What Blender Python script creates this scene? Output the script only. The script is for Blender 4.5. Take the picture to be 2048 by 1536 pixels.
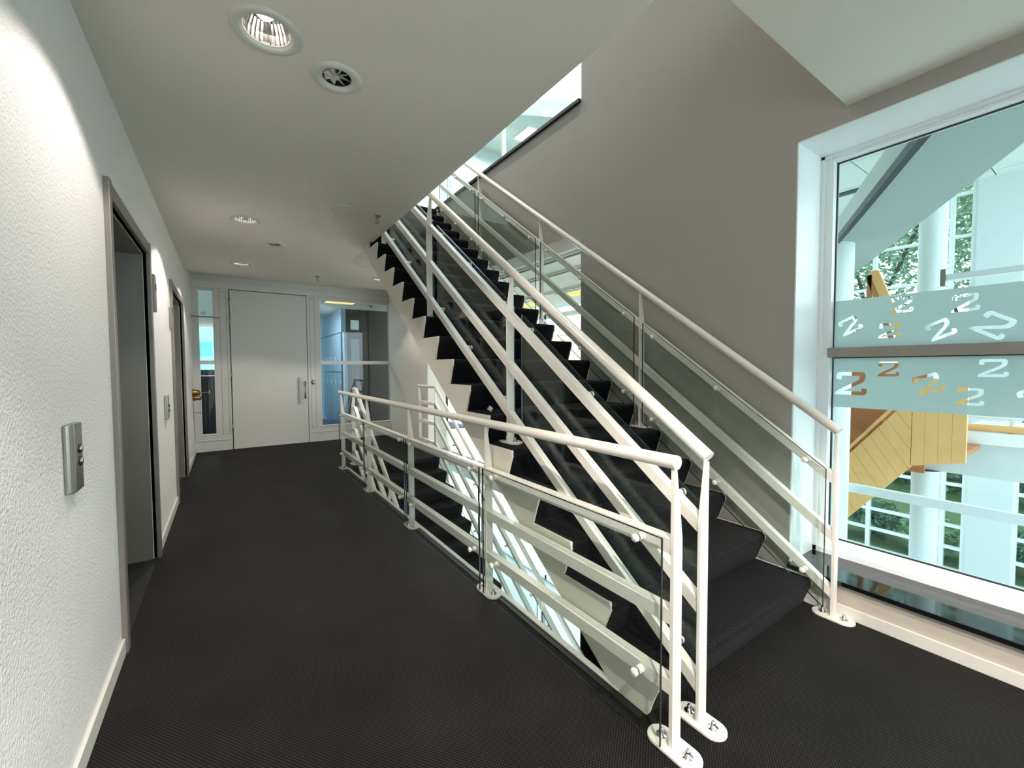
import bpy, bmesh, math, random
from mathutils import Vector, Matrix
from mathutils.geometry import tessellate_polygon
random.seed(7)
for o in list(bpy.data.objects): bpy.data.objects.remove(o, do_unlink=True)
scn = bpy.context.scene
COL = scn.collection
PI = math.pi

# ------------------------------------------------------------ camera
YAW, PIT, ROL, HC, FPX = -.5959, -.0398, -.0049, 1.3211, 841.84
fw = Vector((-math.sin(YAW)*math.cos(PIT), math.cos(YAW)*math.cos(PIT), math.sin(PIT)))
r0 = Vector((math.cos(YAW), math.sin(YAW), 0)); u0 = r0.cross(fw)
rt = r0*math.cos(ROL)+u0*math.sin(ROL); up = -r0*math.sin(ROL)+u0*math.cos(ROL)
cam = bpy.data.cameras.new('camera'); cam.sensor_width = 36; cam.lens = FPX/2048*36
cam.clip_start = .02; cam.clip_end = 200
camo = bpy.data.objects.new('camera', cam); COL.objects.link(camo)
camo.matrix_world = Matrix(((rt.x, up.x, -fw.x, 0), (rt.y, up.y, -fw.y, 0), (rt.z, up.z, -fw.z, HC), (0, 0, 0, 1)))
scn.camera = camo

# ------------------------------------------------------------ world, exposure
scn.view_settings.view_transform = 'Standard'; scn.view_settings.look = 'None'
scn.view_settings.gamma = 1; scn.view_settings.use_curve_mapping = False
scn.view_settings.exposure = 1.5
W = bpy.data.worlds.new('sky'); scn.world = W; W.use_nodes = True
nt = W.node_tree; nt.nodes.clear()
wo = nt.nodes.new('ShaderNodeOutputWorld'); bg = nt.nodes.new('ShaderNodeBackground')
tc = nt.nodes.new('ShaderNodeTexCoord'); nz = nt.nodes.new('ShaderNodeTexNoise'); cr = nt.nodes.new('ShaderNodeValToRGB')
nz.inputs['Scale'].default_value = 1.6; nz.inputs['Detail'].default_value = 5
cr.color_ramp.elements[0].color = (.66, .84, 1.0, 1); cr.color_ramp.elements[0].position = .35
cr.color_ramp.elements[1].color = (.95, .98, 1.0, 1); cr.color_ramp.elements[1].position = .65
nt.links.new(tc.outputs['Generated'], nz.inputs['Vector']); nt.links.new(nz.outputs['Fac'], cr.inputs['Fac'])
nt.links.new(cr.outputs['Color'], bg.inputs['Color']); nt.links.new(bg.outputs['Background'], wo.inputs['Surface'])
bg.inputs['Strength'].default_value = 1.95

# ------------------------------------------------------------ materials
def lin(h):
    v = [int(h[i:i+2], 16)/255 for i in (0, 2, 4)]
    return tuple(c/12.92 if c <= .04045 else ((c+.055)/1.055)**2.4 for c in v)+(1,)
MATS = {}
def mat(name, hexc, rough=.5, metal=0., bump=None, var=None, spec=.5, coat=0.):
    m = bpy.data.materials.new(name); m.use_nodes = True; MATS[name] = m
    n = m.node_tree.nodes; l = m.node_tree.links; b = n['Principled BSDF']
    c = lin(hexc); b.inputs['Base Color'].default_value = c
    b.inputs['Roughness'].default_value = rough; b.inputs['Metallic'].default_value = metal
    b.inputs['Specular IOR Level'].default_value = spec; b.inputs['Coat Weight'].default_value = coat
    t = n.new('ShaderNodeTexCoord')
    if bump:
        z = n.new('ShaderNodeTexNoise'); z.inputs['Scale'].default_value = bump[0]; z.inputs['Detail'].default_value = 3
        k = n.new('ShaderNodeBump'); k.inputs['Strength'].default_value = bump[1]; k.inputs['Distance'].default_value = bump[2]
        l.new(t.outputs['Object'], z.inputs['Vector']); l.new(z.outputs['Fac'], k.inputs['Height']); l.new(k.outputs['Normal'], b.inputs['Normal'])
    if var:
        z = n.new('ShaderNodeTexNoise'); z.inputs['Scale'].default_value = var[0]; z.inputs['Detail'].default_value = 4
        mx = n.new('ShaderNodeMix'); mx.data_type = 'RGBA'
        mx.inputs['A'].default_value = c; mx.inputs['B'].default_value = lin(var[1])
        l.new(t.outputs['Object'], z.inputs['Vector']); l.new(z.outputs['Fac'], mx.inputs['Factor']); l.new(mx.outputs['Result'], b.inputs['Base Color'])
    return m
mat('plaster_white', 'e8e5e2', .8, bump=(95, .8, .006))
mat('plaster_grey', '9b9891', .75, bump=(60, .08, .002))
mat('plaster_under_window', 'b5ada0', .8, bump=(120, .3, .002))
mat('ceiling_paint', 'e2dcd0', .85, bump=(40, .05, .002))
mat('rail_paint', 'e4dfd4', .28, spec=.5)
mat('cream_paint', 'd8d3c4', .5, bump=(30, .05, .001))
mat('white_paint', 'dfe0da', .4)
mat('door_paint', 'cdccc3', .38, bump=(8, .03, .001))
mat('window_paint', 'e6ebea', .35)
mat('base_paint', 'd6d2c8', .4)
mat('steel', 'a8a6a0', .32, 1.)
mat('chrome', 'd8d8d8', .12, 1.)
mat('lift_frame_metal', '979088', .42, .6)
mat('lift_door_metal', '5f5d54', .42, .35, bump=(300, .02, .001))
mat('bronze', '7d5f42', .35, .9, var=(60, 'a88a52'))
mat('black_stone', '0c0d10', .06, spec=.6, coat=.3)
mat('black_trim', '0b0a0a', .5)
mat('dark_void', '141414', .8)
mat('wood', 'dba560', .45, var=(5, 'e8bb7c'))
mat('wood_dark', 'a8683c', .45, var=(6, 'b97a4a'))
mat('tile_ceiling', 'cfd6d0', .9)
mat('groove', '3b4548', .7)
mat('pale_panel', 'c9d3d1', .7)
mat('transom_paint', '8f8880', .5)
mat('bridge_paint', 'a3b0ac', .7)
mat('locker_blue', '8fa9bd', .4)
mat('locker_gap', '1d2730', .7)
mat('blue_carpet', '56617a', .95)
mat('charcoal_wall', '3f3c3a', .6)
mat('leaf_a', '94ac88', .6, var=(3, 'b5c79c')); mat('leaf_b', '6f8877', .6, var=(3, '93ab8e')); mat('bark', '4a4038', .9); mat('turquoise', '7fd0da', .6)
mat('soil', '77785f', .95, var=(2, '70885a'))
mat('pale_floor', 'c9cdc8', .35)
mat('paper', 'f0eef0', .8)
mat('speaker_white', 'd2d1c6', .5)

def carpet(name, base, hi, ang, rx=0.):
    m = bpy.data.materials.new(name); m.use_nodes = True; MATS[name] = m
    n = m.node_tree.nodes; l = m.node_tree.links; b = n['Principled BSDF']
    b.inputs['Roughness'].default_value = .7; b.inputs['Specular IOR Level'].default_value = .12
    b.inputs['Sheen Weight'].default_value = .03; b.inputs['Sheen Roughness'].default_value = .5
    t = n.new('ShaderNodeTexCoord'); mp = n.new('ShaderNodeMapping'); mp.inputs['Rotation'].default_value = (rx, 0, ang)
    w = n.new('ShaderNodeTexWave'); w.inputs['Scale'].default_value = 36; w.inputs['Distortion'].default_value = .6; w.inputs['Detail'].default_value = 2
    w2 = n.new('ShaderNodeTexWave'); w2.bands_direction = 'Y'; w2.inputs['Scale'].default_value = 34; w2.inputs['Distortion'].default_value = .8
    mu = n.new('ShaderNodeMath'); mu.operation = 'MULTIPLY'
    z = n.new('ShaderNodeTexNoise'); z.inputs['Scale'].default_value = 2.2; z.inputs['Detail'].default_value = 6
    mx = n.new('ShaderNodeMix'); mx.data_type = 'RGBA'; mx.inputs['A'].default_value = lin(base); mx.inputs['B'].default_value = lin(hi)
    mx2 = n.new('ShaderNodeMath'); mx2.operation = 'MULTIPLY'
    k = n.new('ShaderNodeBump'); k.inputs['Strength'].default_value = .5; k.inputs['Distance'].default_value = .003
    l.new(t.outputs['Object'], mp.inputs['Vector']); l.new(mp.outputs['Vector'], w.inputs['Vector']); l.new(mp.outputs['Vector'], w2.inputs['Vector'])
    l.new(w.outputs['Fac'], mu.inputs[0]); l.new(w2.outputs['Fac'], mu.inputs[1]); l.new(t.outputs['Object'], z.inputs['Vector'])
    l.new(mu.outputs[0], mx2.inputs[0]); l.new(z.outputs['Fac'], mx2.inputs[1]); mx2.use_clamp = True
    l.new(mx2.outputs[0], mx.inputs['Factor']); l.new(mx.outputs['Result'], b.inputs['Base Color'])
    l.new(mu.outputs[0], k.inputs['Height']); l.new(k.outputs['Normal'], b.inputs['Normal'])
    return m
carpet('carpet', '030202', '4a4541', .94)
carpet('stair_carpet', '050506', '28292c', .3, .785)

def glass(name, tint, ior=1.5, rough=0.):
    m = bpy.data.materials.new(name); m.use_nodes = True; MATS[name] = m
    n = m.node_tree.nodes; l = m.node_tree.links; n.clear()
    o = n.new('ShaderNodeOutputMaterial'); mx = n.new('ShaderNodeMixShader'); tr = n.new('ShaderNodeBsdfTransparent'); gl = n.new('ShaderNodeBsdfGlossy')
    fr = n.new('ShaderNodeFresnel'); fr.inputs['IOR'].default_value = ior
    ge = n.new('ShaderNodeNewGeometry'); mi = n.new('ShaderNodeMix'); mi.data_type = 'FLOAT'
    mi.inputs['A'].default_value = ior; mi.inputs['B'].default_value = 1/ior
    l.new(ge.outputs['Backfacing'], mi.inputs['Factor']); l.new(mi.outputs['Result'], fr.inputs['IOR'])
    tr.inputs['Color'].default_value = tint; gl.inputs['Roughness'].default_value = rough
    l.new(fr.outputs['Fac'], mx.inputs['Fac']); l.new(tr.outputs[0], mx.inputs[1]); l.new(gl.outputs[0], mx.inputs[2]); l.new(mx.outputs[0], o.inputs['Surface'])
    return m
glass('glass', (.93, .965, .95, 1), 1.38)
glass('window_glass', (.79, .86, .85, 1), 1.3)
glass('far_glass', (.86, .93, .92, 1), 1.2)
mat('glass_edge', '14231f', .2)
def emit(name, c, s):
    m = bpy.data.materials.new(name); m.use_nodes = True; MATS[name] = m
    n = m.node_tree.nodes; l = m.node_tree.links; n.clear()
    o = n.new('ShaderNodeOutputMaterial'); e = n.new('ShaderNodeEmission'); e.inputs['Color'].default_value = c; e.inputs['Strength'].default_value = s
    l.new(e.outputs[0], o.inputs['Surface'])
emit('tube_light', (1, .86, .34, 1), .42)
emit('lamp_glow', (1, .93, .85, 1), 3.)
mat('reflector_metal', 'b9b7b4', .22, 1.)
def film(name):
    m = bpy.data.materials.new(name); m.use_nodes = True; MATS[name] = m
    n = m.node_tree.nodes; l = m.node_tree.links; n.clear()
    o = n.new('ShaderNodeOutputMaterial'); mx = n.new('ShaderNodeMixShader'); d = n.new('ShaderNodeBsdfDiffuse'); t = n.new('ShaderNodeBsdfTranslucent')
    d.inputs['Color'].default_value = (.62, .70, .69, 1); t.inputs['Color'].default_value = (.62, .74, .73, 1); mx.inputs['Fac'].default_value = .6
    l.new(d.outputs[0], mx.inputs[1]); l.new(t.outputs[0], mx.inputs[2]); l.new(mx.outputs[0], o.inputs['Surface'])
film('frosted_film')

# ------------------------------------------------------------ builders
class MB:
    def __init__(s): s.v = []; s.f = []; s.sm = []
    def add(s, vs, fs, smooth=False):
        k = len(s.v); s.v += [tuple(v) for v in vs]; s.f += [tuple(i+k for i in f) for f in fs]; s.sm += [smooth]*len(fs); return s
    def box(s, x0, x1, y0, y1, z0, z1):
        x0, x1 = sorted((x0, x1)); y0, y1 = sorted((y0, y1)); z0, z1 = sorted((z0, z1))
        v = [(x, y, z) for x in (x0, x1) for y in (y0, y1) for z in (z0, z1)]
        return s.add(v, [(0, 1, 3, 2), (4, 6, 7, 5), (0, 4, 5, 1), (2, 3, 7, 6), (0, 2, 6, 4), (1, 5, 7, 3)])
    def prism(s, poly, a0, a1, axis='x', holes=()):
        """poly: 2D points; axis x -> (y,z), y -> (x,z), z -> (x,y)."""
        def P(p, a): return {'x': (a, p[0], p[1]), 'y': (p[0], a, p[1]), 'z': (p[0], p[1], a)}[axis]
        loops = [list(poly)]+[list(h) for h in holes]
        flat = [p for L in loops for p in L]
        tri = tessellate_polygon([[Vector((p[0], p[1], 0)) for p in L] for L in loops])
        n = len(flat)
        vs = [P(p, a0) for p in flat]+[P(p, a1) for p in flat]
        fs = [tuple(t) for t in tri]+[tuple(i+n for i in reversed(t)) for t in tri]
        k = 0
        for L in loops:
            m = len(L)
            for i in range(m):
                j = (i+1) % m; fs.append((k+i, k+j, k+j+n, k+i+n))
            k += m
        return s.add(vs, fs)
    def tube(s, pts, r, seg=16, caps=True, smooth=True):
        pts = [Vector(p) for p in pts]; n = len(pts); rings = []
        for i, p in enumerate(pts):
            if i == 0: d = (pts[1]-p).normalized(); k = 1
            elif i == n-1: d = (p-pts[i-1]).normalized(); k = 1
            else:
                d1 = (p-pts[i-1]).normalized(); d2 = (pts[i+1]-p).normalized(); d = (d1+d2).normalized(); k = 1
            a = Vector((0, 0, 1)) if abs(d.z) < .95 else Vector((0, 1, 0))
            e1 = d.cross(a).normalized(); e2 = e1.cross(d).normalized()
            rings.append([p+r*(math.cos(2*PI*t/seg)*e1+math.sin(2*PI*t/seg)*e2) for t in range(seg)])
        vs = [v for R in rings for v in R]; fs = []
        for i in range(n-1):
            for t in range(seg):
                u = (t+1) % seg; fs.append((i*seg+t, i*seg+u, (i+1)*seg+u, (i+1)*seg+t))
        s.add(vs, fs, smooth)
        if caps:
            s.add(rings[0], [tuple(range(seg))]); s.add(rings[-1], [tuple(range(seg))])
        return s
    def lathe(s, prof, c, axis='z', seg=24, smooth=True):
        vs = []; c = Vector(c)
        for r, h in prof:
            for t in range(seg):
                a = 2*PI*t/seg; q = (r*math.cos(a), r*math.sin(a))
                vs.append(c+Vector({'z': (q[0], q[1], h), 'x': (h, q[0], q[1]), 'y': (q[0], h, q[1])}[axis]))
        fs = []
        for i in range(len(prof)-1):
            for t in range(seg):
                u = (t+1) % seg; fs.append((i*seg+t, i*seg+u, (i+1)*seg+u, (i+1)*seg+t))
        return s.add(vs, fs, smooth)
    def bar(s, a, b, w, h, side=(1, 0, 0)):
        """rectangular bar from a to b; w along side, h perpendicular; ends cut vertical."""
        a = Vector(a); b = Vector(b); e = Vector(side)*w/2; z = Vector((0, 0, h/2))
        v = [a-e-z, a+e-z, a+e+z, a-e+z, b-e-z, b+e-z, b+e+z, b-e+z]
        return s.add(v, [(0, 1, 2, 3), (4, 7, 6, 5), (0, 4, 5, 1), (1, 5, 6, 2), (2, 6, 7, 3), (3, 7, 4, 0)])
    def build(s, name, m, parent=None, bevel=0., **kw):
        me = bpy.data.meshes.new(name); me.from_pydata(s.v, [], s.f)
        bm = bmesh.new(); bm.from_mesh(me); bmesh.ops.recalc_face_normals(bm, faces=bm.faces); bm.to_mesh(me); bm.free()
        for p, q in zip(me.polygons, s.sm): p.use_smooth = q
        me.materials.append(MATS[m]); o = bpy.data.objects.new(name, me); COL.objects.link(o)
        if parent: o.parent = parent; o.matrix_parent_inverse = parent_inv(parent)
        if bevel:
            b = o.modifiers.new('edge', 'BEVEL'); b.width = bevel; b.segments = 2; b.limit_method = 'ANGLE'; b.angle_limit = .6
        for k, v in kw.items(): o[k] = v
        return o
def parent_inv(p):
    M = Matrix.Identity(4); q = p
    while q: M = q.matrix_basis @ M if q is p else q.matrix_basis @ M; q = q.parent
    return M.inverted() if p.parent is None else Matrix.Identity(4)
def thing(name, label, cat, loc=(0, 0, 0), group=None):
    o = bpy.data.objects.new(name, None); o.empty_display_size = .1; COL.objects.link(o); o.location = loc
    o['label'] = label; o['category'] = cat
    if group: o['group'] = group
    return o
def tag(o, label, cat, group=None):
    o['label'] = label; o['category'] = cat
    if group: o['group'] = group
    return o
def struct(o, label=None):
    o['kind'] = 'structure'
    if label: o['label'] = label
    return o
def copy_tree(o, parent=None):
    c = o.copy(); COL.objects.link(c)
    if parent: c.parent = parent; c.matrix_parent_inverse = o.matrix_parent_inverse
    for ch in list(o.children): copy_tree(ch, c)
    return c
def circle(cx, cy, r, n=28): return [(cx+r*math.cos(2*PI*i/n), cy+r*math.sin(2*PI*i/n)) for i in range(n)]

# key dimensions
XL, XG, XR_, ZC, D = -.432, 1.248, 2.668, 2.65, 8.226
YB = -3.4                       # back of the lobby
Y0, T, R, NS = .7015, .24, .17247, 21
HF = NS*R                       # storey height 3.622
XS0, XS1 = 1.297, 2.590         # stair width
YTOP = Y0+T*NS

# ------------------------------------------------------------ floor and slab
f = MB().box(XL, 1.25, YB, D+.1, -.02, 0).box(1.25, XR_, YB, 1.12, -.02, 0).box(1.25, XR_, YTOP+.055, D+.1, -.02, 0)
struct(f.build('floor', 'carpet'), 'near-black ribbed carpet floor of the lift lobby')
f = MB().box(XL-.4, 1.288, YB, D+.1, -.30, -.021).box(1.288, XR_+.1, YB, 1.12, -.30, -.021).box(1.288, XR_+.1, YTOP+.07, D+.1, -.30, -.021)
f.box(XL-.4, 1.288, YB, D, -.97, -.90).box(1.27, 1.288, 1.12, YTOP, -.97, -.3).box(1.288, XR_+.1, YTOP+.07, YTOP+.09, -.97, -.3)
struct(f.build('floor_slab', 'white_paint'))
struct(MB().box(1.2505, 1.282, 1.0, YTOP+.02, -.019, .003).build('trim_1', 'black_trim'), 'black nosing strip along the stairwell edge')
struct(MB().box(1.2825, 1.31, 1.13, YTOP+.02, -.06, .010).build('trim_2', 'rail_paint', bevel=.003), 'white metal edge strip along the stairwell')

# ------------------------------------------------------------ ceiling
LIGHTS = [(.168, 1.957, .105), (.177, 4.486, .10), (.195, 6.375, .10), (1.93, 6.37, .09), (.17, -.60, .105), (1.15, -1.3, .105)]  # last pair is out of view, added to brighten the lobby
VENTS = [(.455, 2.088), (.458, 5.195)]
def ceil_panel(x0, x1, y0, y1, holes):
    return MB().prism([(x0, y0), (x1, y0), (x1, y1), (x0, y1)], ZC, ZC+.02, 'z', holes)
c = ceil_panel(XL, 1.32, YB, 7.2, [circle(x, y, r*.80) for x, y, r in LIGHTS if x < 1.3]+[circle(x, y, .062) for x, y in VENTS])
c2 = ceil_panel(1.32, XR_, YTOP+.07, 7.2, [circle(1.93, 6.37, .072)])
c.add(c2.v, c2.f)
c.box(1.32, XR_, YB, .862, ZC, ZC+.02)
c.box(XL, XR_, 7.2, 7.22, ZC+.02, ZC+.16).box(XL, XR_, 7.2, D, ZC+.14, ZC+.16)
c.box(1.30, 1.32, .862, YTOP+.07, ZC+.02, HF-.02).box(1.30, XR_, .842, .862, ZC+.02, HF-.02).box(1.30, XR_, YTOP+.07, YTOP+.09, ZC+.02, HF-.02)
c.box(XL-.3, 1.32, YB, D+.1, HF-.4, HF-.02).box(1.32, XR_, YB, .86, HF-.4, HF-.02).box(1.32, XR_, YTOP+.08, D+.1, HF-.4, HF-.02)
struct(c.build('ceiling', 'ceiling_paint'), 'painted plaster ceiling with a rectangular opening over the stairs')
struct(MB().box(XL, 1.32, YB, D+.1, HF-.019, HF).box(1.32, XR_, YTOP+.055, D+.1, HF-.019, HF).box(1.32, XR_, YB, .862, HF-.019, HF).build('floor_upper', 'carpet'))

# ------------------------------------------------------------ left wall with two lift openings
LIFT = [(2.64, 3.79), (5.26, 6.46)]
LZ = 2.105
w = MB()
ys = [YB, LIFT[0][0], LIFT[0][1], LIFT[1][0], LIFT[1][1], D]
for a, b in ((0, 1), (2, 3), (4, 5)): w.box(XL-.3, XL, ys[a], ys[b], -.02, ZC+.3)
for a, b in LIFT: w.box(XL-.3, XL, a, b, LZ, ZC+.3)
struct(w.build('wall_left', 'plaster_white'), 'white textured plaster wall around the two lift openings')
w = MB()
for a, b in ((YB, 2.585), (3.845, 5.205), (6.515, D)):
    w.box(XL, XL+.013, a, b, 0, .075)
struct(w.build('baseboard_left', 'base_paint', bevel=.002), 'white skirting board along the lift wall')
def lift(k, y0, y1, who):
    t = thing('door_%d' % (k+1), '', 'lift door', (XL, (y0+y1)/2, 0)); struct(t, who); del t['category']
    fm = MB(); p = .022
    for a, b in ((y0-.052, y0), (y1, y1+.052)): fm.box(XL-.02, XL+p, a, b, 0, LZ+.075)
    fm.box(XL-.02, XL+p-.004, y0, y1, LZ, LZ+.07)
    fm.build('lift_frame', 'lift_frame_metal', t, bevel=.003)
    rv = MB().box(XL-.155, XL-.02, y0, y0+.012, 0, LZ).box(XL-.155, XL-.02, y1-.012, y1, 0, LZ).box(XL-.155, XL-.02, y0, y1, LZ-.012, LZ)
    rv.build('reveal', 'lift_frame_metal', t)
    ym = (y0+y1)/2
    MB().box(XL-.185, XL-.155, y0, ym-.002, 0, LZ).build('door_leaf', 'lift_door_metal', t)
    MB().box(XL-.185, XL-.155, ym+.002, y1, 0, LZ).build('door_leaf', 'lift_door_metal', t)
    MB().box(XL-.155, XL+.0, y0, y1, -.019, .002).build('sill_plate', 'black_trim', t)
lift(1, *LIFT[0], 'nearer lift door, brushed dark metal leaves deep in a metal frame')
lift(2, *LIFT[1], 'farther lift door, brushed dark metal leaves deep in a metal frame')

def call_panel(y, z0, z1, label, big=True):
    t = thing('lift_call_panel', label, 'call panel', (XL, y, z0), 'lift call panels')
    d = .025
    MB().prism([(XL, y-.055), (XL+d-.012, y-.055), (XL+d, y-.043), (XL+d, y+.045), (XL+d-.006, y+.055), (XL, y+.055)], z0, z1, 'z').build('housing', 'steel', t, bevel=.004)
    for dz in (.085, .125):
        MB().lathe([(.016, d-.001), (.016, d+.003), (.0125, d+.003), (.0125, d+.0015), (0, d+.0015)], (XL, y+.012, z1-dz), 'x', 20).build('button_ring', 'black_trim', t)
        MB().lathe([(.0115, d-.001), (.0115, d+.005), (.009, d+.007), (0, d+.007)], (XL, y+.012, z1-dz), 'x', 20).build('push_button', 'chrome', t)
call_panel(1.93, .925, 1.145, 'larger-looking steel call panel with two round buttons, in front of the nearer lift')
call_panel(4.53, .90, 1.10, 'small-looking steel call panel on the pier between the two lifts')
def indicator(y, z0, z1, label, sc):
    t = thing('lift_indicator', label, 'indicator', (XL, y, z0), 'lift arrival indicators')
    MB().prism([(XL, y-.05), (XL+sc, y-.05), (XL+sc, y+.03), (XL+sc-.02, y+.05), (XL, y+.05)], z0, z1, 'z').build('housing', 'lift_frame_metal', t, bevel=.003)
    MB().box(XL+sc, XL+sc+.002, y-.025, y+.02, z0+.15, z0+.2).build('display', 'black_trim', t)
indicator(3.94, 1.73, 1.99, 'brownish metal arrival indicator just beyond the nearer lift', .030)
indicator(5.13, 1.70, 1.90, 'brownish metal arrival indicator just before the farther lift', .022)

# ------------------------------------------------------------ right wall
WY0, WY1, WZ0, WZ1 = -2.2, 1.082, .19, 2.56       # big window opening
JY = 2.82
w = MB()
w.box(XR_, XR_+.30, YB, WY0, -.3, HF+3.4).box(XR_, XR_+.30, WY0, WY1, WZ1, HF+3.4)
w.box(XR_, XR_+.30, WY1, JY, -3.9, HF+3.4)
w.box(XR_, XR_+.30, JY, 6.34, 2.53, HF+.045)
w.box(XR_, XR_+.30, 6.34, D+.1, -.3, HF+.045)
w.box(XR_, XR_+.30, 1.9, JY, -3.9, -.3)
struct(w.build('wall_right', 'plaster_grey'), 'warm grey plaster wall beside the stairs')
struct(MB().box(XR_-.008, XR_+.30, YB, WY1, 0, WZ0-.025).build('wall_below_window', 'plaster_under_window'), 'beige plaster wall strip under the window sill')
struct(MB().box(XR_-.022, XR_-.008, YB, Y0+.3, 0, .062).box(XR_-.014, XR_-.001, Y0+.3, 1.6, 0, .062).build('baseboard_right', 'base_paint', bevel=.003), 'white skirting board under the big window')
struct(MB().box(XR_-.035, 2.966, WY0, WY1, WZ0-.024, WZ0).build('trim_3', 'black_stone', bevel=.002), 'polished black stone window sill')
struct(MB().box(XR_-.003, 2.966, WY1-.004, WY1+.003, WZ0, WZ1).box(XR_-.003, 2.966, WY0, WY1+.003, WZ1-.004, WZ1+.003).build('trim_4', 'window_paint'), 'white reveal lining around the big window')
struct(MB().box(XR_-.03, XR_+.02, JY, 9., HF+.045, HF+.075).build('trim_5', 'black_trim'), 'black capping on the wall edge of the upper floor')
struct(MB().box(XR_-.004, XR_+.31, 6.335, 6.35, 0, 2.53).box(XR_-.002, XR_+.31, 6.35, D, -.02, ZC+.3).build('wall_right_far', 'cream_paint'), 'cream wall stretch beyond the stairwell')
# big window
wt = thing('window_1', '', 'window', (3.0, 0, WZ0)); del wt['category']; struct(wt, 'large white framed window onto the atrium')
GX = 3.04; GY1 = 1.02; GZ0, GZ1 = .27, 2.52; MZ = 1.398
MB().box(2.966, 2.985, WY0, WY1, WZ0, WZ0+.03).box(2.966, 2.985, WY1-.022, WY1, WZ0, WZ1).box(2.966, 2.985, WY0, WY1, WZ1-.02, WZ1).build('outer_frame', 'window_paint', wt)
fr = MB()
fr.box(2.985, GX+.03, GY1, WY1, WZ0, WZ1).box(2.985, GX+.03, WY0, GY1, WZ0, GZ0).box(2.985, GX+.03, WY0, GY1, GZ1, WZ1).box(2.985, GX+.03, WY0, WY0+.07, GZ0, GZ1)
fr.build('inner_frame', 'window_paint', wt, bevel=.003)
MB().box(2.975, GX+.03, WY0, GY1+.01, MZ-.028, MZ+.028).build('transom', 'transom_paint', wt, bevel=.003, label='grey-brown cross bar')
for z0, z1 in ((GZ0, MZ-.028), (MZ+.028, GZ1)):
    MB().box(GX-.004, GX+.004, WY0+.07, GY1, z0, z1).build('pane', 'window_glass', wt)
    MB().box(GX-.010, GX+.006, GY1-.006, GY1+.002, z0, z1).box(GX-.010, GX+.006, WY0+.07, GY1, z1-.005, z1+.001).build('gasket', 'black_trim', wt)
MB().box(GX-.010, GX+.006, WY0+.07, GY1, GZ0-.001, GZ0+.005).build('gasket', 'black_trim', wt)
# frosted film with clear figure twos
TWO = [(0, 0), (.88, 0), (.97, .03), (1, .09), (1, .19), (.96, .21), (.84, .215), (.84, .115), (.30, .115), (.82, .37), (.92, .44), (.96, .54), (.96, .63), (.92, .70), (.85, .72), (.15, .72), (.08, .69), (.05, .62), (.045, .50), (.22, .475), (.23, .605), (.77, .605), (.77, .52), (.72, .455), (.10, .14), (.02, .08)]
def two(y, z, wd, rot=0):
    a = math.radians(rot); out = []
    for px, pz in TWO:
        u = (px-.5)*wd; v = (pz-.36)*wd*1.20
        u2 = u*math.cos(a)-v*math.sin(a); v2 = u*math.sin(a)+v*math.cos(a)
        out.append((y-u2, z+v2))
    return out
UP = [(.715, 1.650, .098, 0), (.475, 1.630, .10, 2), (.941, 1.556, .105, 26), (.762, 1.514, .094, 0), (.562, 1.504, .105, 25), (.379, 1.511, .125, -33)]
LO = [(.930, 1.216, .155, 0), (.761, 1.301, .094, 0), (.600, 1.223, .115, 20), (.448, 1.165, .100, -2), (.376, 1.306, .100, 0), (.245, 1.175, .10, 30)]
for i in range(6):
    UP += [(.715-1.0-i*.24, 1.64-(i % 3)*.07, .1, (0, 25, -30)[i % 3])]; LO += [(.60-1.0-i*.24, 1.29-(i % 3)*.08, .1, (20, 0, -25)[i % 3])]
UP = [u for u in UP if u[0] > WY0+.2]; LO = [u for u in LO if u[0] > WY0+.2]
for z0, z1, L in ((MZ+.03, 1.705, UP), (1.074, MZ-.03, LO)):
    MB().prism([(GY1-.008, z0), (WY0+.08, z0), (WY0+.08, z1), (GY1-.008, z1)], GX-.0062, GX-.0045, 'x', [two(*q) for q in L]).build('frosted_film', 'frosted_film', wt, label='frosted band with clear figure 2s cut out')

# back wall of the lobby
w = MB().box(XL-.3, .1, YB-.2, YB, -.3, ZC+.3).box(2.3, XR_+.3, YB-.2, YB, -.3, ZC+.3).box(.1, 2.3, YB-.2, YB, -.3, .25).box(.1, 2.3, YB-.2, YB, 2.5, ZC+.3)
struct(w.build('wall_back', 'plaster_white'))
t = thing('window_8', '', 'window', (1.2, YB, .25)); del t['category']; struct(t, 'added unseen window behind the camera, letting more daylight into the lobby')  # unseen opening, added to bring in more daylight from behind
MB().box(.1, .16, YB-.15, YB-.08, .25, 2.5).box(2.24, 2.3, YB-.15, YB-.08, .25, 2.5).box(1.17, 1.23, YB-.15, YB-.08, .25, 2.5).box(.1, 2.3, YB-.15, YB-.08, .25, .31).box(.1, 2.3, YB-.15, YB-.08, 2.44, 2.5).build('window_frame', 'window_paint', t)
MB().box(.16, 2.24, YB-.12, YB-.114, .31, 2.44).build('pane', 'window_glass', t)

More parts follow.
